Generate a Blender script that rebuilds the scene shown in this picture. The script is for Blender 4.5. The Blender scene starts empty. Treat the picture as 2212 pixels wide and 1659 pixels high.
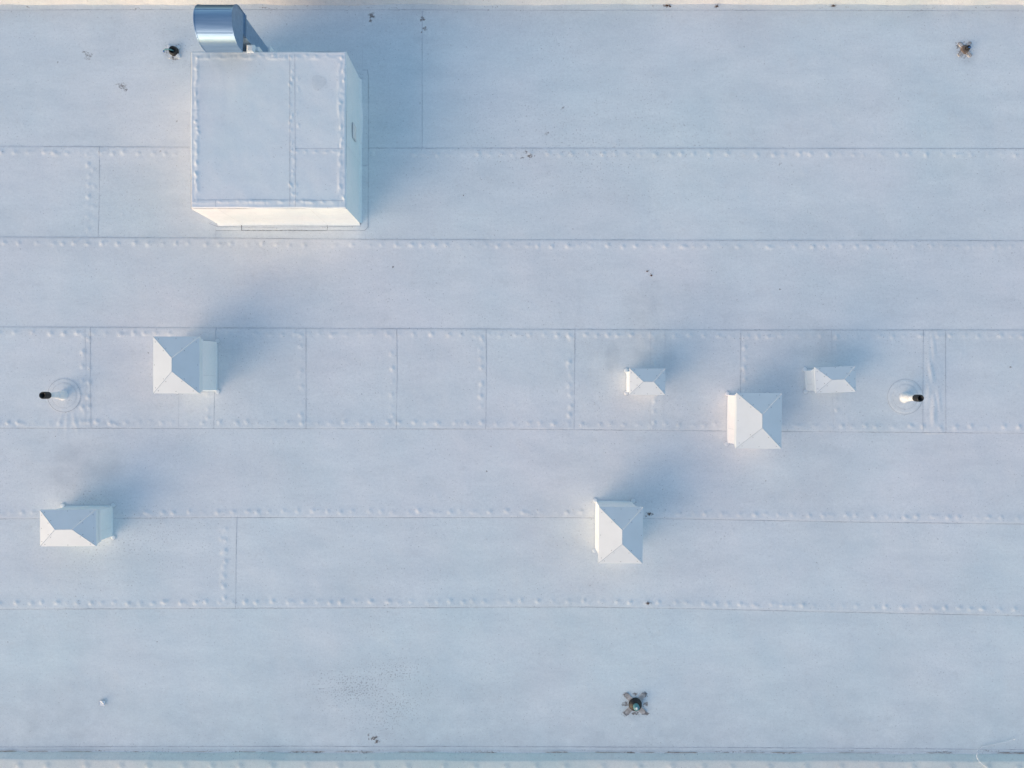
import bpy, math, random
import numpy as np
from mathutils import Vector
random.seed(4); RS=np.random.RandomState(7)
H=14.75
sc=bpy.context.scene
def gx(px,h=0.0): return (px-1106)/100.0*(H-h)/H
def gy(py,h=0.0): return (829.5-py)/100.0*(H-h)/H
def hk(k): return H*(1-1/k)

# ------------------------------------------------------------ materials
def newmat(name):
    m=bpy.data.materials.new(name); m.use_nodes=True
    nt=m.node_tree; b=nt.nodes['Principled BSDF']; return m,nt,b
def N(nt,t,**kw):
    n=nt.nodes.new(t)
    for k,v in kw.items(): setattr(n,k,v)
    return n
def noise(nt,vec,scale,detail=3,rough=.55):
    n=N(nt,'ShaderNodeTexNoise'); n.inputs['Scale'].default_value=scale
    n.inputs['Detail'].default_value=detail; n.inputs['Roughness'].default_value=rough
    nt.links.new(vec,n.inputs['Vector']); return n.outputs['Fac']
def ramp(nt,fac,a,b,ca=(0,0,0,1),cb=(1,1,1,1)):
    r=N(nt,'ShaderNodeValToRGB'); r.color_ramp.elements[0].position=a; r.color_ramp.elements[1].position=b
    r.color_ramp.elements[0].color=ca; r.color_ramp.elements[1].color=cb
    nt.links.new(fac,r.inputs['Fac']); return r.outputs['Color']
def mix(nt,fac,a,b,mode='MIX'):
    n=N(nt,'ShaderNodeMix',data_type='RGBA',blend_type=mode)
    for s,v in ((n.inputs[0],fac),(n.inputs[6],a),(n.inputs[7],b)):
        if hasattr(v,'is_linked'): nt.links.new(v,s)
        elif isinstance(v,(int,float)): s.default_value=v
        else: s.default_value=(*v,1) if len(v)==3 else v
    return n.outputs[2]
def mth(nt,op,a,b=None,clamp=False):
    n=N(nt,'ShaderNodeMath',operation=op); n.use_clamp=clamp
    for i,v in enumerate((a,b)):
        if v is None: continue
        if hasattr(v,'is_linked'): nt.links.new(v,n.inputs[i])
        else: n.inputs[i].default_value=v
    return n.outputs[0]
def membrane(name,attr=False,base=(.80,.80,.81),dirty=1.0,bump=.5):
    m,nt,b=newmat(name); geo=N(nt,'ShaderNodeNewGeometry'); P=geo.outputs['Position']
    mp=N(nt,'ShaderNodeMapping'); mp.inputs['Scale'].default_value=(.35,1,1); nt.links.new(P,mp.inputs[0])
    if attr:
        at=N(nt,'ShaderNodeAttribute'); at.attribute_name='dirt_falloff_map'
        sx=N(nt,'ShaderNodeSeparateColor'); nt.links.new(at.outputs['Color'],sx.inputs[0])
    big=ramp(nt,noise(nt,P,.30,5,.55),.36,.64)
    if attr: big=mth(nt,'ADD',mth(nt,'MULTIPLY',big,.5),mth(nt,'MULTIPLY',at.outputs['Alpha'],.6),True)
    c=mix(nt,big,tuple(x*y for x,y in zip(base,(.90,.98,1.015))),tuple(x*y for x,y in zip(base,(1.04,1.0,1.03))))
    med=ramp(nt,noise(nt,mp.outputs[0],1.9,7,.66),.3,.7,(.87,.885,.90,1),(1,1,1,1))
    c=mix(nt,dirty,c,med,'MULTIPLY')
    fine=ramp(nt,noise(nt,P,16,7,.8),.30,.66,(.87,.875,.88,1),(1,1,1,1))
    c=mix(nt,dirty,c,fine,'MULTIPLY')
    grit=ramp(nt,noise(nt,P,55,4,.8),.30,.62,(.87,.87,.87,1),(1,1,1,1))
    c=mix(nt,dirty*.9,c,grit,'MULTIPLY')
    sm=ramp(nt,noise(nt,P,3.1,6,.72),.56,.76)
    c=mix(nt,mth(nt,'MULTIPLY',sm,.24*dirty),c,(.50,.49,.48))
    mp2=N(nt,'ShaderNodeMapping'); mp2.inputs['Scale'].default_value=(1.2,14,1); mp2.inputs['Rotation'].default_value=(0,0,.35); nt.links.new(P,mp2.inputs[0])
    sc2=ramp(nt,noise(nt,mp2.outputs[0],1.4,5,.7),.62,.71)
    c=mix(nt,mth(nt,'MULTIPLY',sc2,.17*dirty),c,(.50,.48,.47))
    reg=noise(nt,P,.8,3,.6)
    sp=noise(nt,P,30,2,.5)
    thr=mth(nt,'SUBTRACT',.742,mth(nt,'MULTIPLY',reg,.10))
    if attr: thr=mth(nt,'SUBTRACT',thr,mth(nt,'MULTIPLY',sx.outputs[2],.12))
    s=mth(nt,'MULTIPLY',mth(nt,'SUBTRACT',sp,thr),26,True)
    c=mix(nt,mth(nt,'MULTIPLY',s,.55*dirty),c,(.27,.27,.28))
    if attr:
        st=mth(nt,'MULTIPLY',sx.outputs[1],ramp(nt,noise(nt,P,5,6,.7),.30,.55,(.6,.6,.6,1),(1,1,1,1)),True)
        c=mix(nt,st,c,(.35,.39,.42))  # stain colour, kept bluish for the painted edge falloff
        br=mth(nt,'SUBTRACT',noise(nt,P,20,5,.7),mth(nt,'SUBTRACT',.78,mth(nt,'MULTIPLY',sx.outputs[0],.45)))
        br=mth(nt,'MULTIPLY',mth(nt,'MULTIPLY',br,7,True),mth(nt,'GREATER_THAN',sx.outputs[0],.04))
        c=mix(nt,mth(nt,'MULTIPLY',br,.85),c,(.15,.12,.105))
    nt.links.new(c,b.inputs['Base Color'])
    b.inputs['Roughness'].default_value=.62; b.inputs['Specular IOR Level'].default_value=.3
    bp=N(nt,'ShaderNodeBump'); bp.inputs['Strength'].default_value=bump; bp.inputs['Distance'].default_value=.01
    hsum=mth(nt,'ADD',noise(nt,P,3.5,3,.5),mth(nt,'MULTIPLY',noise(nt,P,40,3,.6),.12))
    nt.links.new(hsum,bp.inputs['Height']); nt.links.new(bp.outputs[0],b.inputs['Normal'])
    return m
def simple(name,col,rough=.5,metal=0,var=.12,scale=12,bump=.15):
    m,nt,b=newmat(name); geo=N(nt,'ShaderNodeNewGeometry'); P=geo.outputs['Position']
    f=noise(nt,P,scale,5,.6)
    nt.links.new(ramp(nt,f,.3,.7,tuple(c*(1-var) for c in col)+(1,),tuple(min(1,c*(1+var*.5)) for c in col)+(1,)),b.inputs['Base Color'])
    b.inputs['Roughness'].default_value=rough; b.inputs['Metallic'].default_value=metal
    bp=N(nt,'ShaderNodeBump'); bp.inputs['Strength'].default_value=bump; bp.inputs['Distance'].default_value=.004
    nt.links.new(f,bp.inputs['Height']); nt.links.new(bp.outputs[0],b.inputs['Normal'])
    return m
M_roof=membrane('roof_membrane',True,(.89,.90,.87),1.0,.35)
M_mem=membrane('wrapped_membrane',False,(.85,.86,.84),.55,.45)
M_edgemem=membrane('edge_membrane',False,(.82,.84,.76),1.0,.4)
M_topmem=membrane('soiled_edge_membrane',False,(.76,.74,.70),1.3,.4)
M_seam=simple('seam_line',(.50,.53,.57),.8,0,.35,4)  # grey line along sheet laps and flange edges
M_seam2=simple('faint_seam_line',(.66,.68,.70),.8,0,.2,6)
M_dark=simple('dark_sealant_line',(.22,.22,.23),.8,0,.5,9)
M_cap=simple('white_painted_metal',(.70,.735,.755),.5,0,.04,3,.03)
M_edge=simple('cut_metal_edge',(.66,.68,.70),.5)
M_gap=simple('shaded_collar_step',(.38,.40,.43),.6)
M_screw=simple('screw_steel',(.40,.42,.44),.4,.3)
M_black=simple('black_plastic',(.012,.012,.013),.55,0,.3,30)
M_white=simple('white_boot',(.76,.77,.77),.55,0,.06,8,.2)
M_teal=simple('teal_oxidised_cap',(.12,.30,.32),.5,.2,.3,40)
M_blue=simple('blue_wire',(.03,.12,.35),.5)
M_rust=simple('rust_brown',(.22,.16,.12),.85,0,.4,20)
M_soil=simple('soiled_patch',(.50,.46,.43),.8,0,.5,14)
M_leaf=simple('dead_leaf',(.09,.04,.025),.8,0,.4,60)
M_paper=simple('paper',(.75,.77,.8),.7)
M_tape=simple('grey_patch',(.72,.72,.71),.6)
M_wall=simple('stucco',(.55,.52,.47),.85,0,.1,5)
M_ground=simple('asphalt',(.055,.055,.056),.9,0,.3,2)
M_galv,nt,b=newmat('galvanised_steel')
geo=N(nt,'ShaderNodeNewGeometry'); mp=N(nt,'ShaderNodeMapping'); mp.inputs['Scale'].default_value=(.8,10,10)
nt.links.new(geo.outputs['Position'],mp.inputs[0])
f=noise(nt,mp.outputs[0],1.6,5,.6)
nt.links.new(ramp(nt,f,.3,.7,(.27,.39,.52,1),(.38,.51,.64,1)),b.inputs['Base Color'])
b.inputs['Metallic'].default_value=.85; b.inputs['Roughness'].default_value=.36

# ------------------------------------------------------------ mesh helpers
class MB:
    def __init__(s): s.v=[];s.f=[];s.m=[];s.sm=[]
    def add(s,vs,fs,mat=0,smooth=False):
        o=len(s.v); s.v+= [tuple(map(float,p)) for p in vs]
        for f in fs: s.f.append(tuple(i+o for i in f)); s.m.append(mat); s.sm.append(smooth)
    def strip(s,pts,w,mat=0,closed=False):
        n=len(pts); L=[];R=[]
        for i,p in enumerate(pts):
            a=pts[(i-1)%n] if (closed or i>0) else p; c=pts[(i+1)%n] if (closed or i<n-1) else p
            dx,dy=c[0]-a[0],c[1]-a[1]; l=math.hypot(dx,dy) or 1
            ww=w[i] if isinstance(w,list) else w; nx,ny=-dy/l*ww/2,dx/l*ww/2
            L.append((p[0]+nx,p[1]+ny,p[2])); R.append((p[0]-nx,p[1]-ny,p[2]))
        k=n if closed else n-1
        s.add(L+R,[(i,n+i,n+(i+1)%n,(i+1)%n) for i in range(k)],mat)
    def lathe(s,prof,c=(0,0,0),seg=24,mat=0,cap=True,axis=None):
        vs=[];fs=[]
        for r,z in prof:
            for j in range(seg):
                a=2*math.pi*j/seg; vs.append((c[0]+r*math.cos(a),c[1]+r*math.sin(a),c[2]+z))
        for i in range(len(prof)-1):
            for j in range(seg):
                fs.append((i*seg+j,i*seg+(j+1)%seg,(i+1)*seg+(j+1)%seg,(i+1)*seg+j))
        if cap: fs.append(tuple((len(prof)-1)*seg+j for j in range(seg)))
        s.add(vs,fs,mat,True)
    def box(s,x0,x1,y0,y1,z0,z1,mat=0,bev=0.0):
        if bev<=0:
            s.add([(x0,y0,z0),(x1,y0,z0),(x1,y1,z0),(x0,y1,z0),(x0,y0,z1),(x1,y0,z1),(x1,y1,z1),(x0,y1,z1)],
              [(0,3,2,1),(4,5,6,7),(0,1,5,4),(1,2,6,5),(2,3,7,6),(3,0,4,7)],mat); return
        def ring(i,z): return [(x0+i,y0+i,z),(x1-i,y0+i,z),(x1-i,y1-i,z),(x0+i,y1-i,z)]
        R=ring(0,z0)+ring(0,z1-bev)+ring(bev*.3,z1-bev*.3)+ring(bev,z1)
        fs=[(3,2,1,0)]
        for k in range(3):
            for j in range(4): fs.append((k*4+j,k*4+(j+1)%4,k*4+4+(j+1)%4,k*4+4+j))
        fs.append((12,13,14,15)); s.add(R,fs,mat)
    def tube(s,pts,r,seg=8,mat=0):
        vs=[];fs=[];n=len(pts)
        for i,p in enumerate(pts):
            p=Vector(p); t=(Vector(pts[min(i+1,n-1)])-Vector(pts[max(i-1,0)])).normalized()
            u=t.orthogonal().normalized() if i==0 else (u-t*u.dot(t)).normalized(); w=t.cross(u)
            for j in range(seg):
                a=2*math.pi*j/seg; vs.append(p+u*r*math.cos(a)+w*r*math.sin(a))
        for i in range(n-1):
            for j in range(seg): fs.append((i*seg+j,i*seg+(j+1)%seg,(i+1)*seg+(j+1)%seg,(i+1)*seg+j))
        fs.append(tuple(range(seg))); fs.append(tuple((n-1)*seg+j for j in range(seg)))
        s.add(vs,fs,mat,True)
    def obj(s,name,mats,parent=None,org=(0,0,0)):
        me=bpy.data.meshes.new(name); me.from_pydata([(a-org[0],b_-org[1],c-org[2]) for a,b_,c in s.v],[],s.f)
        for m in mats: me.materials.append(m)
        me.polygons.foreach_set('material_index',s.m); me.polygons.foreach_set('use_smooth',s.sm); me.update()
        o=bpy.data.objects.new(name,me); sc.collection.objects.link(o)
        if parent: o.parent=parent
        else: o.location=org
        return o
def top(name,loc,label,cat,group=None):
    e=bpy.data.objects.new(name,None); e.empty_display_size=.3; e.location=loc; sc.collection.objects.link(e)
    e['label']=label; e['category']=cat
    if group: e['group']=group
    return e
def vn(X,Y,scale,seed):
    r=np.random.RandomState(seed).rand(256,256); x=X*scale+100.3; y=Y*scale+100.7
    xi=np.floor(x).astype(int); yi=np.floor(y).astype(int); fx=x-xi; fy=y-yi
    fx=fx*fx*fx*(fx*(6*fx-15)+10); fy=fy*fy*fy*(fy*(6*fy-15)+10)
    g=lambda a,b_: r[a%256,b_%256]
    return (g(xi,yi)*(1-fx)*(1-fy)+g(xi+1,yi)*fx*(1-fy)+g(xi,yi+1)*(1-fx)*fy+g(xi+1,yi+1)*fx*fy)-.5

# ------------------------------------------------------------ seam layout (roof plan, in cm from the drone grid)
HL={'L1a':[(-144,315),(0,316),(410,318)],'L1b':[(796,320),(2212,321),(2356,321)],
 'L2':[(-144,512),(0,512),(466,514),(790,517),(1500,519),(2356,520)],
 'L3':[(-144,705),(0,706),(850,710),(1600,713),(2356,713)],
 'L4':[(-144,925),(0,925),(1106,927),(1434,930),(2212,936),(2356,937)],
 'L5':[(-144,1122),(0,1121),(512,1118),(1200,1118),(1400,1120),(1800,1127),(2212,1132),(2356,1134)],
 'L6':[(-144,1316),(0,1316),(509,1314),(1250,1311),(1500,1315),(1800,1322),(2212,1330),(2356,1331)]}
VL=[[(215,317),(214,420),(212,513)],[(912,24),(912,321)],[(784,26),(783,150)],[(184,707),(186,800),(185,925)],[(196,707),(195,820),(197,925)],
 [(467,707),(464,820),(462,926)],[(661,709),(661,926)],[(857,710),(858,800),(856,927)],[(1050,711),(1051,820),(1049,927)],
 [(1242,712),(1240,927)],[(1405,712),(1404,929)],[(1437,713),(1433,930)],[(1600,713),(1600,800),(1598,931)],[(1796,713),(1800,932)],
 [(1994,713),(1993,934)],[(2042,713),(2043,935)],[(512,1118),(510,1200),(509,1314)],[(386,850),(386,925)],[(466,484),(466,514)],[(789,498),(789,517)]]
faint={2,3,11,13,17,18,19,10}
fine=0.022
xs=np.arange(-12.5,12.5+fine/2,fine); ys=np.arange(-8.3,8.4,fine)
X,Y=np.meshgrid(xs,ys,indexing='ij'); U=X*100+1106; V=829.5-Y*100
Z=.012*vn(X,Y,.6,1)+.008*vn(X,Y,1.5,2)+.0018*vn(X,Y,4,3)
dirt=np.zeros_like(Z); stain=np.zeros_like(Z); speck=np.zeros_like(Z)
def blob(A,px,py,h,sx,sy=None,rot=0,soft=1,mode='add'):
    sy=sy or sx; cx,cy=gx(px),gy(py); sx/=100; sy/=100; R=3.2*max(sx,sy)
    i0,i1=np.searchsorted(xs,[cx-R,cx+R]); j0,j1=np.searchsorted(ys,[cy-R,cy+R])
    if i1<=i0 or j1<=j0: return
    dx=X[i0:i1,j0:j1]-cx; dy=Y[i0:i1,j0:j1]-cy; c,s_=math.cos(rot),math.sin(rot)
    q=((dx*c+dy*s_)/sx)**2+((-dx*s_+dy*c)/sy)**2
    g=h*np.exp(-.5*q**soft)
    if mode=='add': A[i0:i1,j0:j1]+=g
    else: A[i0:i1,j0:j1]=np.maximum(A[i0:i1,j0:j1],g)
def yline(pts,x): return np.interp(x,[p[0] for p in pts],[p[1] for p in pts])
def lap(pts,side):
    global Z
    d=(V-yline(pts,U))*side; inx=(U>=pts[0][0])&(U<=pts[-1][0])
    Z+=np.where(inx,.005*np.clip(d/2.5,0,1)*np.exp(-np.clip(d,0,None)**2/(2*16**2)),0)
def frow(pts,off,sp=29,h=.0135,x0=None,x1=None):
    x=(x0 if x0 is not None else pts[0][0])+random.uniform(5,20); e=x1 if x1 is not None else pts[-1][0]
    while x<e:
        y=yline(pts,x)+off+random.uniform(-1.8,1.8); hh=h*random.uniform(.3,1.2)
        blob(Z,x,y,hh,random.uniform(2.8,3.9),random.uniform(2.6,3.4))
        if random.random()<.4: blob(Z,x+random.uniform(-9,9),y+random.uniform(-5,5),-hh*.3,5,3.5,random.uniform(0,3))
        if random.random()<.3: blob(Z,x+random.uniform(6,12),y+random.uniform(-4,4),hh*.4,4,2.5,random.uniform(-.6,.6))
        x+=sp*random.uniform(.7,1.35)
def fcol(px,y0,y1,sp=26,h=.013,slant=0):
    y=y0+random.uniform(12,20)
    while y<y1-8:
        x=px+slant*(y-y0)/(y1-y0)+random.uniform(-2,2); hh=h*random.uniform(.25,1.2)
        blob(Z,x,y,hh,3.0,3.4) 
        if random.random()<.35: blob(Z,x+random.uniform(-7,7),y+random.uniform(6,10),hh*.3,2.2,6,random.uniform(-.5,.5))
        y+=sp*random.uniform(.7,1.35)
for k,s_ in (('L1a',1),('L1b',1),('L2',1),('L3',1),('L4',-1),('L5',-1),('L6',-1)):
    lap(HL[k],s_); frow(HL[k],13*s_)
for px,a,b_ in ((190,320,510),):
    fcol(px,a,b_); fcol(px+12,a,b_,34,.006)
for px in (178,192,450,650,846,1039,1231,1412,1608,1806):
    fcol(px,712,925)
fcol(487,1125,1310,19,.012,-4); fcol(478,1125,1310,24,.009,6)
w=np.exp(-((U-2018)/17)**4)*((V>712)&(V<936))
Z+=w*(.012*np.abs(vn(X*1.0+Y*.12,Y*.18,9,11))+.002)
for _ in range(8):
    blob(Z,2018+random.uniform(-12,12),725+random.uniform(0,190),random.uniform(.005,.010),3.2,random.uniform(12,26),random.uniform(-.15,.35))
for a in (-.3,-.05,.25): blob(Z,148+a*60,912,.005,3,16,a)
for px,py in ((139,854),(1955,857)):
    d=np.hypot(U-px,V-py); Z+=.007*np.clip((37-d)/2,0,1)+.004*np.clip((27-d)/2.5,0,1)
rx=np.maximum(np.abs(U-(466+796)/2)-165,np.abs(V-(150+498)/2)-174); Z+=.005*np.clip(-rx/2,0,1)
for _ in range(320):
    blob(Z,random.uniform(-100,2300),random.uniform(20,1600),random.uniform(.0006,.003),random.uniform(1.5,5),random.uniform(1.5,5))
fd=np.clip((12.5-np.abs(X))/.3,0,1); Z*=fd
# ---- dirt and stain maps, with edge falloff painted in
def D(px,py,s,h=1.0,sy=None,rot=0): blob(dirt,px,py,h,s,sy,rot,1,'max')
for a in [(803,34,7),(801,45,4),(913,42,6),(918,62,5),(911,70,3),(1440,12,10,.9,4),(1800,12,11,.9,4),(2140,14,20,.6,4),(1075,14,10,.6,4),(1548,14,4),
 (190,120,10,.8),(183,112,7,.75),(265,186,9,.9,9),(272,195,4,.85),(254,182,8,.75,3,.3),(1135,330,5,.85),(1146,337,9,.95,4),(1128,340,5,.8),(849,576,3,.9),
 (1403,1110,8,1,4),(1396,1114,4,.9),(1400,1303,7,1,4),(808,1594,9,.95,4,.4),(816,1600,7,.9,3),(797,1590,2.5,.95,9),(812,1604,4,.9),
 (1350,1500,5,1),(1394,1500,6,1),(1350,1541,6,1),(1396,1541,6,1),(1372,1541,10,1,4),(1372,1500,9,.9,4),(1350,1521,6,1),(1394,1521,6,1),(1372,1521,24,.75),(2083,107,20,.85),(2070,100,8,.85),(2024,156,3,.7),
 (375,125,10,.8),(360,112,9,.75),(385,98,8,.7),(1216,234,7,.7),(1180,288,7,.7),(1212,1218,7,.5),(755,1128,5,.4),(470,489,10,.6,3),(500,489,14,.6,2),
 (560,497,30,.6,2),(700,491,22,.6,2),(760,490,15,.6,3),(65,1581,3,.8),(1228,1484,3,.6),(1540,1558,2,.8),(2182,793,2,1),(1685,355,5,.7),(428,345,3,.8),(1860,300,3,.7),
 (515,1625,14,1,3),(686,1625,12,1,3),(640,1625,25,.8,3),(790,1625,20,.8,3),(1000,1625,30,.75,2),(1360,1626,12,1,3),(1205,1626,10,.8,2),(1440,1626,14,.8,2),(300,1625,30,.7,2),(1700,1628,30,.75,2),(2000,1629,30,.75,2),(100,1625,40,.65,2),(1550,1627,50,.65,2),(870,1625,40,.65,2)]:
    D(*a[:3],*a[3:]) if len(a)>3 else D(*a)
for _ in range(130):
    D(random.uniform(0,2212),random.uniform(25,1600),random.uniform(1,2.4),random.uniform(.65,1))
for _ in range(70):
    D(random.uniform(0,2212),random.uniform(12,26),random.uniform(3,18),random.uniform(.45,.75),2)
for _ in range(60):
    D(random.uniform(0,2212),random.uniform(1620,1627),random.uniform(5,34),random.uniform(.5,.8),2)
def S(px,py,s,h,sy=None,rot=0,soft=3): blob(stain,px,py,h*1.7,s,sy,rot,soft,'max')
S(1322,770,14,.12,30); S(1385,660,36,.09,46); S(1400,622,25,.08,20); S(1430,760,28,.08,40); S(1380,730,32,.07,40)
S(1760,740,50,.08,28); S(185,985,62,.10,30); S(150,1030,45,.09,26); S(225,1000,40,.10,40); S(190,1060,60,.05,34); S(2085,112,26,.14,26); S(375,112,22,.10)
S(912,90,34,.08,60,0,1); S(1140,338,26,.08,14,0,1); S(300,520,180,.04,16,0,1); S(830,1470,110,.05,70,0,1); S(1372,1525,30,.12,28)
def rect(x0,x1,y0,y1,h):
    global stain
    jx=6*vn(X,Y,4,91); d=np.minimum(np.minimum(U-x0+jx*3,x1-U+jx*3),np.minimum(V-y0+jx,y1-V+jx)); stain+=h*np.clip(d/5,0,1)
for r_ in ((1520,1600,570,712,.045),(1240,1262,600,712,.06),(1960,2110,330,430,.04),(470,660,712,925,.015),(1242,1404,712,926,.035),(1604,1790,714,830,.04),(2110,2300,940,1120,.04),(60,190,1320,1600,.03),(1230,1430,940,1010,.025),(1660,1800,1000,1110,.03),(860,1050,712,925,.015),(790,910,22,320,.03),(120,210,930,1110,.03),(1080,1300,1330,1480,.015),(700,900,530,700,.012)):
    rect(*r_)
stain+=.06*np.exp(-((V-22)/45)**2)+.24*np.clip((V-1400)/230,0,1)**1.5+.03*np.exp(-((V-505)/12)**2)  # parapet grime, widened to paint in the darker, bluer falloff at frame edges
stain+=.12*np.clip(vn(X,Y*1.4,.7,21)+.1,0,1)
speck+=.08
blob(speck,770,1485,1.15,70,32,0,1,'max'); blob(speck,850,1530,1.0,65,44,.3,1,'max'); blob(speck,850,1450,1.0,50,26,0,1,'max'); blob(speck,300,1170,.55,130,60,0,1,'max')
blob(speck,1250,320,.5,200,90,0,1,'max'); blob(speck,200,1080,.6,40,30,0,1,'max')
stain*=np.clip(.97+.6*vn(X,Y,3.1,31)+.6*vn(X,Y,8,32),.3,1.3)
falloff_tone=np.full_like(Z,.28)  # per-sheet tones paint in lens falloff: lilac mid-roof, bluer top and bottom
for k_,t_ in (('L1b',.42),('L2',.78),('L3',.70),('L4',.72),('L5',.42),('L6',.05)):
    pts=[(-144,316)]+HL[k_] if k_=='L1b' else HL[k_]
    falloff_tone=np.where(V>yline(pts,U),t_,falloff_tone)

nx,ny=len(xs),len(ys)
def zat(x,y):
    i=min(max(int(round((x-xs[0])/fine)),1),nx-2); j=min(max(int(round((y-ys[0])/fine)),1),ny-2)
    return float(Z[i-1:i+2,j-1:j+2].max())
co=np.stack([X,Y,Z],-1).reshape(-1,3)
ii,jj=np.meshgrid(np.arange(nx-1),np.arange(ny-1),indexing='ij'); a=(ii*ny+jj).ravel()
quads=np.stack([a,a+ny,a+ny+1,a+1],-1)
extra=MB()
for x0,x1 in ((-30,-12.5),(12.5,30)):
    extra.add([(x0,ys[0],0),(x1,ys[0],0),(x1,ys[-1],0),(x0,ys[-1],0)],[(0,1,2,3)],0)
def densify(pts,st=6,jit=.35):
    out=[]
    for (x0,y0),(x1,y1) in zip(pts[:-1],pts[1:]):
        n=max(1,int(math.hypot(x1-x0,y1-y0)/st))
        for i in range(n): out.append((x0+(x1-x0)*i/n,y0+(y1-y0)*i/n))
    out.append(pts[-1])
    return [(x+random.uniform(-jit,jit)*.5,y+random.uniform(-jit,jit)) for x,y in out]
def seam(pts,w=.011,mat=1,mb=extra,closed=False,jit=.4):
    P=[]; W_=[]; q=random.uniform(0,9)
    for i,(x,y) in enumerate(densify(pts,5,jit)):
        X_,Y_=gx(x),gy(y); P.append((X_,Y_,zat(X_,Y_)+.002)); W_.append(w*(.85+.35*math.sin(i*.13+q)*math.sin(i*.041+q)+random.uniform(-.15,.15)))
    mb.strip(P,W_,mat,closed)
for k,p in HL.items(): seam(p,.0095,1)
for i,p in enumerate(VL): seam(p,.006 if i in faint else .0095,2 if i in faint else 1)
seam([(-144,22),(500,21),(1200,22),(2060,23),(2356,24)],.009,1)
seam([(-144,1614),(700,1612),(1500,1614),(2356,1620)],.012,1)
seam([(-144,1619),(2356,1624)],.006,2)
seam([(783,152),(794,152),(796,165),(796,357),(795,490),(788,498),(466,498)],.010,1); seam([(783,357),(796,357)],.008,1)
seam([(522,486),(522,498),(707,498),(707,485)],.014,3); seam([(452,483),(470,490),(600,491),(780,489)],.010,1)
for px,py,r in ((139,854,36),(139,854,27),(1955,857,38),(1955,857,27)):
    seam([(px+r*math.cos(t*math.pi/18),py+r*math.sin(t*math.pi/18)) for t in range(37)],.008,2 if r<30 else 1,jit=.1)
ev=np.array(extra.v); nv0=len(co); allv=np.vstack([co,ev])
me=bpy.data.meshes.new('roof')
me.vertices.add(len(allv)); me.vertices.foreach_set('co',allv.ravel())
eq=np.array([f for f in extra.f])+nv0; allq=np.vstack([quads,eq])
me.loops.add(allq.size); me.loops.foreach_set('vertex_index',allq.ravel().astype(np.int32))
me.polygons.add(len(allq)); me.polygons.foreach_set('loop_start',(np.arange(len(allq))*4).astype(np.int32))
try: me.polygons.foreach_set('loop_total',np.full(len(allq),4,dtype=np.int32))
except Exception: pass
for m in (M_roof,M_seam,M_seam2,M_dark): me.materials.append(m)
me.polygons.foreach_set('material_index',np.concatenate([np.zeros(len(quads)),np.array(extra.m)]).astype(np.int32))
me.polygons.foreach_set('use_smooth',np.ones(len(allq),dtype=bool))
at=me.attributes.new('dirt_falloff_map','FLOAT_COLOR','POINT')
col=np.zeros((len(allv),4),dtype=np.float32); col[:,3]=.4; col[:nv0,0]=dirt.ravel(); col[:nv0,1]=stain.ravel(); col[:nv0,2]=speck.ravel(); col[:nv0,3]=falloff_tone.ravel()
at.data.foreach_set('color',col.ravel()); me.update(calc_edges=True); me.validate()
roof=bpy.data.objects.new('roof',me); sc.collection.objects.link(roof)
roof['kind']='structure'; roof['label']='flat white membrane roof with lapped seams and fasteners'; roof['category']='roof'

def grid_obj(name,P,mat,parent=None,smooth=True,org=(0,0,0),extra=None,mats=None):
    n,m=P.shape[:2]; mb=MB(); vs=P.reshape(-1,3).tolist()
    mb.add(vs,[(i*m+j,(i+1)*m+j,(i+1)*m+j+1,i*m+j+1) for i in range(n-1) for j in range(m-1)],0,smooth)
    if extra: mb.add(extra.v,[],0); o=len(mb.v)-len(extra.v); mb.f+=[tuple(i+o for i in f) for f in extra.f]; mb.m+=extra.m; mb.sm+=extra.sm
    return mb.obj(name,mats or [mat],parent,org)

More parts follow.
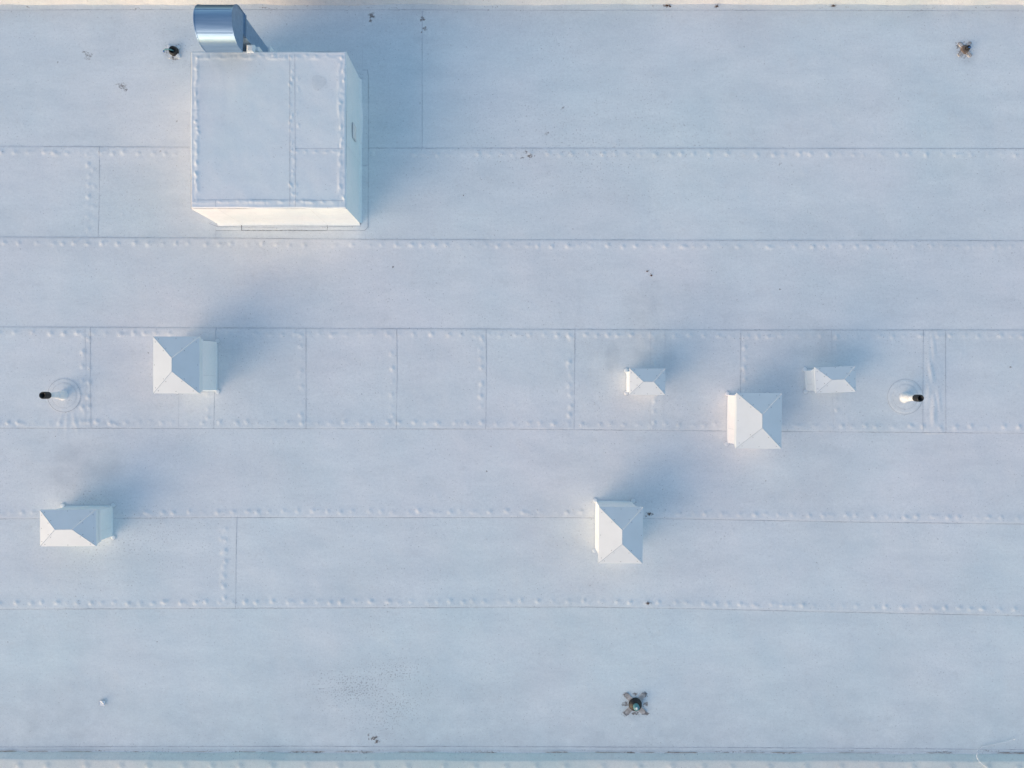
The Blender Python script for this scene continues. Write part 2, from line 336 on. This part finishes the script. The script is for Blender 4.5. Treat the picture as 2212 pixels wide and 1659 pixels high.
# ------------------------------------------------------------ parapets
def parapet(sgn,yl,yr,name,label,fast_py=None,sc_h=1.0,run=0.0,mat=None):
    prof=[(-.03,-.02),(-.012,.02),(.004+run*.4,.08),(.008+run*.7,.14),(.012+run,.18),(.02+run,.205),(.04+run,.22)]+[(.04+run+t*.03,.222+.0) for t in range(1,17)]+[(.56+run,.21),(.58+run,.18),(.58+run,0),(.58+run,-.5)]
    prof=[(d,z*sc_h if z>0 else z) for d,z in prof]
    xx=np.concatenate([[-30],np.arange(-12.5,12.5,.03),[30]]); P=np.zeros((len(xx),len(prof),3))
    for i,x in enumerate(xx):
        yb=yl+(yr-yl)*(x+11.06)/22.12
        for j,(d,z) in enumerate(prof): P[i,j]=(x,yb+sgn*d,z)
    TH=.1*sc_h
    P[:,:,2]+=np.where(P[:,:,2]>TH,.008*vn(P[:,:,0],P[:,:,1],2.5,51)+.003*vn(P[:,:,0],P[:,:,1],6,52),0)
    P[:,0:7,1]+=.035*vn(P[:,0:7,0],P[:,0:7,0]*0,1.3,53)+.012*vn(P[:,0:7,0],P[:,0:7,2],5,54)
    ex=MB(); zt_=.222*sc_h
    if fast_py:
        x=-12.2
        while x<12.2:
            yb=yl+(yr-yl)*(x+11.06)/22.12+sgn*(.17+run)
            q=np.exp(-((P[:,:,0]-x)**2+(P[:,:,1]-yb)**2)/(2*.045**2)); P[:,:,2]+=np.where(P[:,:,2]>.7*zt_,.014*q,0)
            r=.085; ex.strip([(x+r*math.cos(t*math.pi/12),yb+.75*r*math.sin(t*math.pi/12),zt_+.011) for t in range(16 if random.random()<.5 else 24)],.005,1)
            x+=.73*random.uniform(.8,1.15)
        ex.strip([(-12+t*.5,yl+(yr-yl)*(-12+t*.5+11.06)/22.12+sgn*(.30+run),zt_+.010) for t in range(49)],.006,1)
        x=-12
        while x<12:
            L_=random.uniform(.1,.9); m_=max(2,int(L_/.06)); rr=random.choice([.006,.008,.011,.016])
            pts_=[] 
            for t in range(m_+1):
                xx_=x+L_*t/m_; yb=yl+(yr-yl)*(xx_+11.06)/22.12; pts_.append((xx_,yb+.028+random.uniform(-.004,.004)+.012,.016))
            ex.strip(pts_,[rr*random.uniform(.4,1.3)*(0.3 if t in (0,m_) else 1) for t in range(m_+1)],2); x+=L_+random.uniform(.05,1.1)
    if sgn<0: P=P[::-1]
    o=grid_obj(name,P,None,None,True,(0,0,0),ex,[mat,M_seam2,M_rust])
    o['label']=label; o['category']='parapet'; return o
parapet(-1,gy(1626),gy(1630),'parapet_wall','low membrane-covered parapet with round fastener plates',1648,.30,.08,M_edgemem)
parapet(1,gy(8),gy(8),'parapet_wall','low white parapet with sunlit inner face and dirt',None,1.0,.03,M_topmem)
for s_ in (-1,1):
    mb=MB(); mb.box(*(sorted((s_*29.4,s_*30.0))),-7.9,8.2,-.02,.06,0,.02); o=mb.obj('parapet_wall',[M_mem]); o['label']='low white parapet closing the end of the roof'; o['category']='parapet'
mb=MB(); mb.box(-30,30,-8.45,8.75,-7,-.06)
for i in range(21):
    x=-30+i*3; mb.box(x-.2,x+.2,-8.57,-8.45,-7,-.4); mb.box(x-.2,x+.2,8.75,8.87,-7,-.4)
o=mb.obj('building',[M_wall]); o['label']='long stucco building carrying the flat white roof'; o['category']='building'
mb=MB(); mb.box(-400,400,-400,400,-7.5,-7.0); o=mb.obj('ground',[M_ground]); o['kind']='structure'; o['label']='dark asphalt ground around the building'; o['category']='ground'

# ------------------------------------------------------------ big wrapped box
bx0,bx1,by0,by1,bh=-6.36,-3.28,3.47,6.58,1.25
box=top('rooftop_equipment_box',((bx0+bx1)/2,(by0+by1)/2,0),'large white membrane-wrapped box on the flat roof','rooftop box')
org=tuple(box.location)
n=240; gxs=np.linspace(bx0,bx1,n); gys=np.linspace(by0,by1,n); GX,GY=np.meshgrid(gxs,gys,indexing='ij')
def tpx(px): return gx(px,bh)
def tpy(py): return gy(py,bh)
e=np.minimum(np.minimum(GX-bx0,bx1-GX),np.minimum(GY-by0,by1-GY))
TZ=bh+.014*vn(GX,GY,.9,61)+.008*vn(GX,GY,2.5,62)+.002*vn(GX,GY,7,63)
TZ+=.003*np.exp(-((e-.14)/.03)**2)*(1+5*vn(GX,GY,6,64))-.002*np.exp(-((e-.07)/.025)**2)
# stretched wrinkles near the rim
TZ+=.006*np.exp(-((e-.10)/.09)**2)*np.abs(vn(GX*1.0,GY*1.0,9,65))*2
def tb(px,py,h,sx,sy,rot=0):
    global TZ
    cx,cy=tpx(px),tpy(py); dx=GX-cx; dy=GY-cy; c,s_=math.cos(rot),math.sin(rot)
    TZ=TZ+h*np.exp(-.5*(((dx*c+dy*s_)/sx)**2+((-dx*s_+dy*c)/sy)**2))
for X_,st,hh in ((425,20,.018),(739,20,.018),(630,19,.011),(641,25,.008)):
    y=125
    while y<440: tb(X_+random.uniform(-4,4),y,hh*random.uniform(.2,1.1),.018,random.uniform(.016,.036),random.uniform(-.6,.6)); y+=st*random.uniform(.5,1.5)
for Y_,x0,x1 in ((436,420,745),(121,540,745),(328,640,740)):
    x=x0
    while x<x1: tb(x,Y_+random.uniform(-2,2),.009*random.uniform(.3,1.1),random.uniform(.02,.04),.018,random.uniform(-.3,.3)); x+=24*random.uniform(.7,1.3)
TZ-=.03*(1-np.sqrt(np.clip(1-(1-np.clip(e/.03,0,1))**2,0,1)))
zt=lambda x,y: float(TZ[min(max(int(round((x-bx0)/(bx1-bx0)*(n-1))),0),n-1),min(max(int(round((y-by0)/(by1-by0)*(n-1))),0),n-1)])
ex=MB()
def tseam(pts,w=.007):
    P=[(tpx(x),tpy(y)) for x,y in densify(pts,5,.3)]
    P=[(x,y,zt(x,y)+.003) for x,y in P if bx0+.03<x<bx1-.03 and by0+.03<y<by1-.03]; ex.strip(P,w,1)
tseam([(626,113),(626,446)]); tseam([(637,113),(637,200),(638,446)],.006); tseam([(638,321),(745,321)]); tseam([(414,432),(560,431),(746,434)],.006); tseam([(466,432),(466,447)],.006); tseam([(678,434),(678,448)],.006)
GX2=GX+.014*vn(GY,GX*0,1.7,66)*np.clip(1-e/.2,0,1); GY2=GY+.014*vn(GX,GX*0,1.7,67)*np.clip(1-e/.2,0,1)
grid_obj('top_cover',np.stack([GX2,GY2,TZ],-1),None,box,True,org,ex,[M_mem,M_seam])
M_stain=membrane('dried_puddle_stain',False,(.815,.82,.80),.7,.3)
mb=MB(); cx,cy=tpx(688),tpy(178)
ring=[]
for r in (0,.05,.09,.125,.15):
    for j in range(20):
        a=2*math.pi*j/20; rr=r*(1+.12*math.sin(3*a+1)); x,y=cx+rr*.95*math.cos(a),cy+rr*math.sin(a); ring.append((x,y,zt(x,y)+.0015))
mb.add(ring,[(i*20+j,i*20+(j+1)%20,(i+1)*20+(j+1)%20,(i+1)*20+j) for i in range(4) for j in range(20)],0,True)
mb.obj('water_stain',[M_stain],box,org)
def wallgrid(p0,p1,outn,seed):
    nu,nv=90,40; P=np.zeros((nu,nv,3))
    for i in range(nu):
        t=i/(nu-1); x=p0[0]+(p1[0]-p0[0])*t; y=p0[1]+(p1[1]-p0[1])*t
        for j in range(nv):
            z=(bh-.026)*j/(nv-1); P[i,j]=(x,y,z)
    s_=np.linspace(0,3,nu)[:,None]+np.zeros((1,nv)); q=P[:,:,2]
    taper=np.clip(np.minimum(s_,3-s_)/.1,0,1)*np.clip((bh-.03-q)/.08,0,1)
    d=(.024*vn(s_,q,1.7,seed)+.006*vn(s_,q,5,seed+1))*taper+.05*np.exp(-q/.025)*1
    P[:,:,0]+=outn[0]*d; P[:,:,1]+=outn[1]*d; return P
W=[((bx0,by0),(bx1,by0),(0,-1)),((bx1,by0),(bx1,by1),(1,0)),((bx1,by1),(bx0,by1),(0,1)),((bx0,by1),(bx0,by0),(-1,0))]
mb=MB()
for k,(a,b_,o_) in enumerate(W):
    P=wallgrid(a,b_,o_,70+3*k); mb.add(P.reshape(-1,3).tolist(),[(i*40+j,(i+1)*40+j,(i+1)*40+j+1,i*40+j+1) for i in range(89) for j in range(39)],0,True)
def vs(p,q,w=.008):
    p,q=Vector(p),Vector(q)
    s_=Vector((w,0,0)) if abs(p.y-by0)<.2 else Vector((0,w,0)); mb.add([p,p+s_,q+s_,q],[(0,1,2,3)],1)
vs((-4.0,by0-.015,.03),(-4.0,by0-.015,bh-.05)); vs((-5.82,by0-.015,.03),(-5.82,by0-.015,bh-.05)); vs((bx1+.015,4.72,.03),(bx1+.015,4.72,bh-.05))
mb.obj('wall',[M_mem,M_seam2],box,org)
mb=MB(); mb.box(bx1+.001,bx1+.013,5.08,5.38,.42,.72,0); mb.box(bx1+.013,bx1+.016,5.10,5.36,.44,.70,1); mb.obj('access_plate',[M_seam2,M_tape],box,org)

# ------------------------------------------------------------ goose-neck duct
dx0,dx1=-5.865,-5.17; yc,zc,R=6.76,1.78,.39
duct=top('exhaust_duct',((dx0+dx1)/2,6.95,0),'galvanised gooseneck exhaust duct rising beside the wrapped box','duct')
dorg=tuple(duct.location)
mb=MB(); ns=28
arc=[(yc+R*math.cos(math.pi*t/ns),zc+R*math.sin(math.pi*t/ns)) for t in range(ns+1)]
arc=[(yc+R,zc-.22)]+arc+[(yc-R-.01,zc-.13)]
na=len(arc)
for x,fl in ((dx0,0),(dx1,1)):
    vs_=[(x,y,z) for y,z in arc]; mb.add(vs_,[tuple(range(na)) if not fl else tuple(reversed(range(na)))],0)
vs_=[(dx0,y,z) for y,z in arc]+[(dx1,y,z) for y,z in arc]
mb.add(vs_,[(i,na+i,na+i+1,i+1) for i in range(na-1)],0,True)
for x0_,x1_ in ((dx0-.007,dx0+.007),(dx1-.007,dx1+.007)):
    r2=R+.008; a2=[(yc+r2*math.cos(math.pi*t/ns),zc+r2*math.sin(math.pi*t/ns)) for t in range(ns+1)]; a2=[(yc+r2,zc-.22)]+a2+[(yc-r2,zc-.13)]
    r3=R-.012; a3=[(yc+r3*math.cos(math.pi*t/ns),zc+r3*math.sin(math.pi*t/ns)) for t in range(ns+1)]; a3=[(yc+r3,zc-.22)]+a3+[(yc-r3,zc-.13)]
    v=[(x0_,y,z) for y,z in a2]+[(x1_,y,z) for y,z in a2]+[(x0_,y,z) for y,z in a3]+[(x1_,y,z) for y,z in a3]
    f=[]
    for i in range(na-1):
        f+=[(i,na+i,na+i+1,i+1),(i,i+1,2*na+i+1,2*na+i),(na+i,3*na+i,3*na+i+1,na+i+1)]
    mb.add(v,f,1,False)
for t in (.36,.72):
    y=yc+(R+.002)*math.cos(math.pi*t); z=zc+(R+.002)*math.sin(math.pi*t)
    mb.tube([(dx0,y,z),(dx1,y,z)],.006,6,0)
mb.obj('hood',[M_galv,M_galv],duct,dorg)
mb=MB(); mb.box(dx0+.02,dx1-.005,6.74,7.12,0,1.60,0); mb.obj('riser',[M_galv],duct,dorg)
for z in (1.50,1.56):
    mb=MB(); mb.box(dx0-.015,dx1+.02,6.70,7.155,z,z+.016,0,.004); mb.obj('flange',[M_galv],duct,dorg)
mb=MB(); mb.box(dx0-.05,dx1+.05,6.66,7.18,0,.28,0,.02); mb.obj('curb',[M_mem],duct,dorg)
mb=MB(); mb.box(-5.25,-5.09,6.54,6.71,1.2,1.28,0,.04); mb.box(-5.12,-5.02,6.60,6.70,.2,1.21,0,.03); mb.obj('flashing',[M_mem],duct,dorg)

# ------------------------------------------------------------ vents with hipped caps
def vent(cpx,cpy,hwx,hwy,k,horizontal,ridge,rise,rot,label,sides,step=False):
    h=hk(k); cx,cy=(cpx-1106)/100/k,(829.5-cpy)/100/k; a,b_=hwx/100/k,hwy/100/k; ov=.06
    e=top('roof_vent',(cx,cy,0),label,'roof vent','metal-capped vents standing on the roof'); e.rotation_euler=(0,0,math.radians(rot))
    mb=MB(); n_=14; ca,cb=a-ov,b_-ov
    per=[]
    for (x0,y0),(x1,y1) in (((-ca,-cb),(ca,-cb)),((ca,-cb),(ca,cb)),((ca,cb),(-ca,cb)),((-ca,cb),(-ca,-cb))):
        for i in range(n_): per.append((x0+(x1-x0)*i/n_,y0+(y1-y0)*i/n_))
    zs=[0,.012,.03,.07]+[.07+(h-.20-.07)*t/8 for t in range(1,9)]
    v=[];m_=len(per)
    for z in zs:
        fl=.035*math.exp(-z/.02)
        for (x,y) in per:
            j=random.uniform(-.0012,.0012); l=math.hypot(x,y); v.append((x*(1+fl/l)+j,y*(1+fl/l)+j,z))
    mb.add(v,[(r*m_+i,r*m_+(i+1)%m_,(r+1)*m_+(i+1)%m_,(r+1)*m_+i) for r in range(len(zs)-1) for i in range(m_)],0,False)
    for s_ in (-1,1):
        mb.add([(s_*(ca+.006),-cb*.4,.05),(s_*(ca+.006),-cb*.4+.007,.05),(s_*(ca+.006),-cb*.4+.007,h-.22),(s_*(ca+.006),-cb*.4,h-.22)],[(0,1,2,3)],1)
    mb.obj('curb',[M_mem,M_seam2],e)
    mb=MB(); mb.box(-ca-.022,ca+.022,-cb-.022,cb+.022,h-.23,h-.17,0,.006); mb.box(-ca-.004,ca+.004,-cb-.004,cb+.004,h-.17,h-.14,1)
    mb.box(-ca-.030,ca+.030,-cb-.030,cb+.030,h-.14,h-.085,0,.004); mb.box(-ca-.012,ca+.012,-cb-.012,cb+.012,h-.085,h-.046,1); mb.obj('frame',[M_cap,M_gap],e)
    r=ridge/100/k/2
    pk=[(-r,0,h+rise),(r,0,h+rise)] if horizontal else [(0,-r,h+rise),(0,r,h+rise)]
    c4=[(-a,-b_),(a,-b_),(a,b_),(-a,b_)]
    v=[(x,y,h-.045) for x,y in c4]+[(x,y,h) for x,y in c4]+pk
    f=[(i,(i+1)%4,4+(i+1)%4,4+i) for i in range(4)]
    if horizontal: f+=[(4,5,9,8),(5,6,9),(6,7,8,9),(7,4,8)]
    else: f+=[(4,5,8),(5,6,9,8),(6,7,9),(7,4,8,9)]
    f.append((3,2,1,0)); mb=MB(); mb.add(v,f,0)
    P8,P9=Vector(pk[0]),Vector(pk[1]); up=Vector((0,0,.001))
    if horizontal: ed=[(v[4],P8),(v[7],P8),(v[5],P9),(v[6],P9)]
    else: ed=[(v[4],P8),(v[5],P8),(v[6],P9),(v[7],P9)]
    for p,q in ed:
        p=Vector(p);mb.tube([p+up*.3,Vector(q)+up*.3],.003,5,1)
    mb.tube([P8+up*.3,P9+up*.3],.003,5,1)
    def scr(x,y,z): mb.lathe([(.008,-.004),(.008,.003),(.005,.005)],(x,y,z),8,2)
    def onf(x,y):
        if horizontal: dx=(a-abs(x))/(a-r); dy=(b_-abs(y))/b_
        else: dx=(a-abs(x))/a; dy=(b_-abs(y))/(b_-r)
        return h+rise*min(dx,dy)
    for sx in (-1,1):
        for sy in (-1,1):
            for t,o_ in ((.12,.06),(.55,.05)):
                x=sx*(a-(a-(r if horizontal else 0))*t); y=sy*(b_-(b_-(0 if horizontal else r))*t)
                for qx,qy in ((x-sx*o_,y),(x,y-sy*o_)): scr(qx,qy,onf(qx,qy)+.001)
    scr(0,b_*.93,onf(0,b_*.93)); scr(0,-b_*.93,onf(0,-b_*.93)); scr(a*.93,0,onf(a*.93,0)); scr(-a*.93,0,onf(-a*.93,0))
    mb.obj('cap',[M_cap,M_edge,M_screw],e)
    mb=MB(); fa,fb=ca+.04,cb+.04; mb.box(-fa,fa,-fb,fb,-.01,.014,0,.004)
    mb.strip([(-fa,-fb,.0165),(fa,-fb,.0165),(fa,fb,.0165),(-fa,fb,.0165)],.007,1,True)
    for sx in (-1,1):
        for sy in (-1,1):
            c=(sx*(fa-.015),sy*(fb-.01),0); mb.lathe([(.055,.0),(.052,.018),(.04,.021)],c,20,0)
            mb.strip([(c[0]+.056*math.cos(t*math.pi/10),c[1]+.056*math.sin(t*math.pi/10),.0185) for t in range(20)],.006,1,True)
    mb.obj('flashing_flange',[M_mem,M_seam],e)
    return e
vent(381,788.5,50,61.5,1.068,False,29,.19,0,'tall white vent with hipped metal cap on wrapped curb','r')
vent(147,1140.5,60.5,39.5,1.048,True,36,.15,.4,'low rectangular white vent with hipped cap near water stain','r')
vent(1398.5,824.5,38.5,28.5,1.045,True,22,.11,-.3,'small white vent with hipped metal cap','l')
vent(1639.5,909,49,60,1.052,False,29,.19,-.6,'white vent with hipped cap astride a roof seam','l')
vent(1341,1156,47.5,61,1.068,False,30,.19,-.5,'tall white vent with hipped cap beside a roof seam','t')
vent(1805,820,43.5,28,1.042,True,27,.11,2.2,'small slightly twisted white vent with hipped cap','l')

# ------------------------------------------------------------ plumbing vent pipes
def pipe(px,py,h,label,lean):
    x,y=gx(px),gy(py); e=top('vent_pipe',(x,y,0),label,'vent pipe','plumbing pipes with round flashing boots')
    mb=MB(); mb.lathe([(.12,.012),(.10,.02),(.09,.05),(.082,.12),(.076,.2),(.068,.21)],(0,0,0),32,0); mb.obj('boot',[M_white],e)
    mb=MB(); mb.lathe([(.060,.18),(.060,h-.16)],(0,0,0),28,0); mb.obj('pipe',[M_white],e)
    mb=MB(); mb.lathe([(.074,h-.17),(.076,h-.02),(.070,h),(.054,h),(.052,h-.12)],(0,0,0),28,0); mb.obj('cap',[M_black],e)
    e.rotation_euler=(math.radians(lean[0]),math.radians(lean[1]),0)
pipe(137,853.5,.66,'white plumbing vent with black top and round boot',(-.5,0))
pipe(1954,858.5,.58,'white plumbing vent with black top near wrinkled strip',(0.6,0))

# ------------------------------------------------------------ anchors
def anchor(px,py,label,kind):
    x,y=gx(px),gy(py); e=top('roof_anchor',(x,y,0),label,'roof anchor','short anchor posts with four-armed flashing patches')
    mb=MB()
    sc_=1.0 if kind=='clean' else .62
    for q,ang in enumerate((47,135,228,312)):
        a=math.radians(ang+random.uniform(-6,6)); L=.31*sc_*random.uniform(.92,1.05); w=.052*sc_; c,s_=math.cos(a),math.sin(a)
        out=[(.03,-w)]+[(L-w+w*math.cos(t),w*math.sin(t)) for t in [(-90+20*i)*math.pi/180 for i in range(10)]]+[(.03,w)]
        P=[(u*c-v*s_,u*s_+v*c) for u,v in out]; z=.012+.0015*q; n_=len(P)
        mb.add([(p[0],p[1],z) for p in P]+[(p[0]*1.01,p[1]*1.01,-.005) for p in P],[tuple(range(n_))]+[(i,i+n_,(i+1)%n_+n_,(i+1)%n_) for i in range(n_)],0)
        mb.strip([(p[0],p[1],z+.002) for p in P[1:-1]],[random.uniform(.008,.020) if kind=='clean' else .006 for _ in P[1:-1]],1)
    mb.obj('flashing_patch',[M_soil if kind!='bent' else M_mem,M_dark if kind=='clean' else (M_rust if kind=='rust' else M_seam)],e)
    mb=MB(); mb.lathe([(.145,.0),(.14,.03),(.125,.05),(.085,.06),(.08,.10),(.055,.10)] if kind=='clean' else ([(.105,.0),(.10,.02),(.085,.07),(.07,.08),(.06,.03)] if kind=='bent' else [(.095,.0),(.09,.016),(.06,.024)]),(0,0,0),28,0)
    mb.obj('collar',[M_black if kind!='rust' else M_rust],e)
    mb=MB()
    if kind=='clean':
        mb.lathe([(.065,.05),(.065,.17),(.055,.185),(.03,.19)],(0,0,0),20,0); mb.lathe([(.028,.18),(.025,.205)],(0,0,0),6,1)
        mb.obj('post',[M_teal,M_cap],e)
    elif kind=='rust':
        mb.lathe([(.045,.01),(.042,.09),(.03,.10),(.028,.05)],(0.03,0.01,0),18,0); mb.tube([(.01,0,.06),(.03,0,.11),(.06,-.02,.12)],.010,8,1); mb.obj('post',[M_black,M_blue],e)
    else:
        mb.tube([(0,0,.02),(-.05,0,.10),(-.12,-.01,.12),(-.18,-.02,.08)],.013,10,1); mb.tube([(-.175,-.02,.085),(-.20,-.03,.05)],.016,10,0); mb.obj('bent_pipe',[M_blue,M_teal],e)
    return e
anchor(1372,1521,'anchor post with black collar and teal cap, four-armed patch','clean')
anchor(376,111,'black collar with bent blue-tipped pipe beside the box','bent')
anchor(2084,107,'rusty stained anchor post with blue-tipped wire','rust')

# ------------------------------------------------------------ small litter
def leaf(px,py,s,rot,mat,label,name='dead_leaf',cat='leaf'):
    x,y=gx(px),gy(py); mb=MB(); n_=12; P=[]
    for i in range(n_):
        a=2*math.pi*i/n_; r=s*(.5+.5*random.random())*(1.0 if i%2 else .7); P.append((r*math.cos(a+rot),.6*r*math.sin(a+rot),.006+.012*random.random()))
    mb.add([(0,0,.02)]+P,[(0,1+i,1+(i+1)%n_) for i in range(n_)],0)
    mb.tube([(0,0,.012),(s*1.1*math.cos(rot),s*1.1*math.sin(rot),.012)],.004,5,0)
    o=mb.obj(name,[mat]); o.location=(x,y,zat(x,y)+.002); o['label']=label; o['category']=cat; o['group']='dead leaves scattered on the roof'
for p in ((1398,586,.035,.3),(1407,595,.04,2),(1548,14,.05,1),(1440,13,.05,0),(1447,15,.04,2),(1800,13,.05,.3),(1403,1110,.04,1),(1399,1303,.035,.4),(808,1596,.035,.5),(815,1602,.03,2),(2182,793,.022,0),(1001,423,.016,1)):
    leaf(*p,M_leaf,'small dark brown leaf lying on the white roof')
mb=MB(); mb.add([(-.07,-.05,.006),(.06,-.06,.02),(.065,.05,.012),(.0,.055,.035),(-.065,.05,.008)],[(0,1,2,3,4)],0); mb.tube([(-.07,-.05,.006),(-.065,.05,.008)],.004,5,0)
o=mb.obj('paper_scrap',[M_paper]); o.location=(gx(222),gy(1518),.006); o['label']='small pale scrap of paper lying flat on roof'; o['category']='paper'
mb=MB(); pts=[(2192,1596),(2170,1603),(2145,1608),(2122,1613),(2112,1622),(2109,1634),(2116,1646),(2128,1655),(2140,1663)]
P=[]
for i in range(len(pts)-1):
    for t in range(4):
        f=t/4; u=pts[i][0]*(1-f)+pts[i+1][0]*f; v_=pts[i][1]*(1-f)+pts[i+1][1]*f
        h=.02 if v_<1620 else min(.10,.02+(v_-1620)*.01); P.append((gx(u,h),gy(v_,h),h+.005))
mb.tube(P,.006,6,0); o=mb.obj('loose_wire',[M_paper]); o['label']='thin white loose wire draped over the parapet'; o['category']='wire'

# ------------------------------------------------------------ light and camera
frm=Vector((-.80,-.60,0)).normalized(); el=math.radians(8)
w=bpy.data.worlds.new('World'); sc.world=w; w.use_nodes=True; nt=w.node_tree
sky=nt.nodes.new('ShaderNodeTexSky'); sky.sky_type='NISHITA'; sky.sun_disc=False; sky.sun_elevation=math.radians(12); sky.sun_rotation=math.atan2(frm.x,frm.y)
nt.links.new(sky.outputs[0],nt.nodes['Background'].inputs[0]); nt.nodes['Background'].inputs[1].default_value=.30
L=bpy.data.lights.new('sun','SUN'); L.energy=2.5; L.angle=math.radians(64); L.color=(1,.69,.48)
lo=bpy.data.objects.new('sun',L); sc.collection.objects.link(lo)
d=-(frm*math.cos(el)+Vector((0,0,math.sin(el)))); lo.rotation_euler=d.to_track_quat('-Z','Y').to_euler()
cam=bpy.data.cameras.new('camera'); cam.sensor_width=36; cam.lens=36*H/22.12; cam.clip_end=2000
co_=bpy.data.objects.new('camera',cam); co_.location=(0,0,H); sc.collection.objects.link(co_); sc.camera=co_
sc.view_settings.view_transform='Standard'; sc.view_settings.look='None'; sc.view_settings.exposure=0
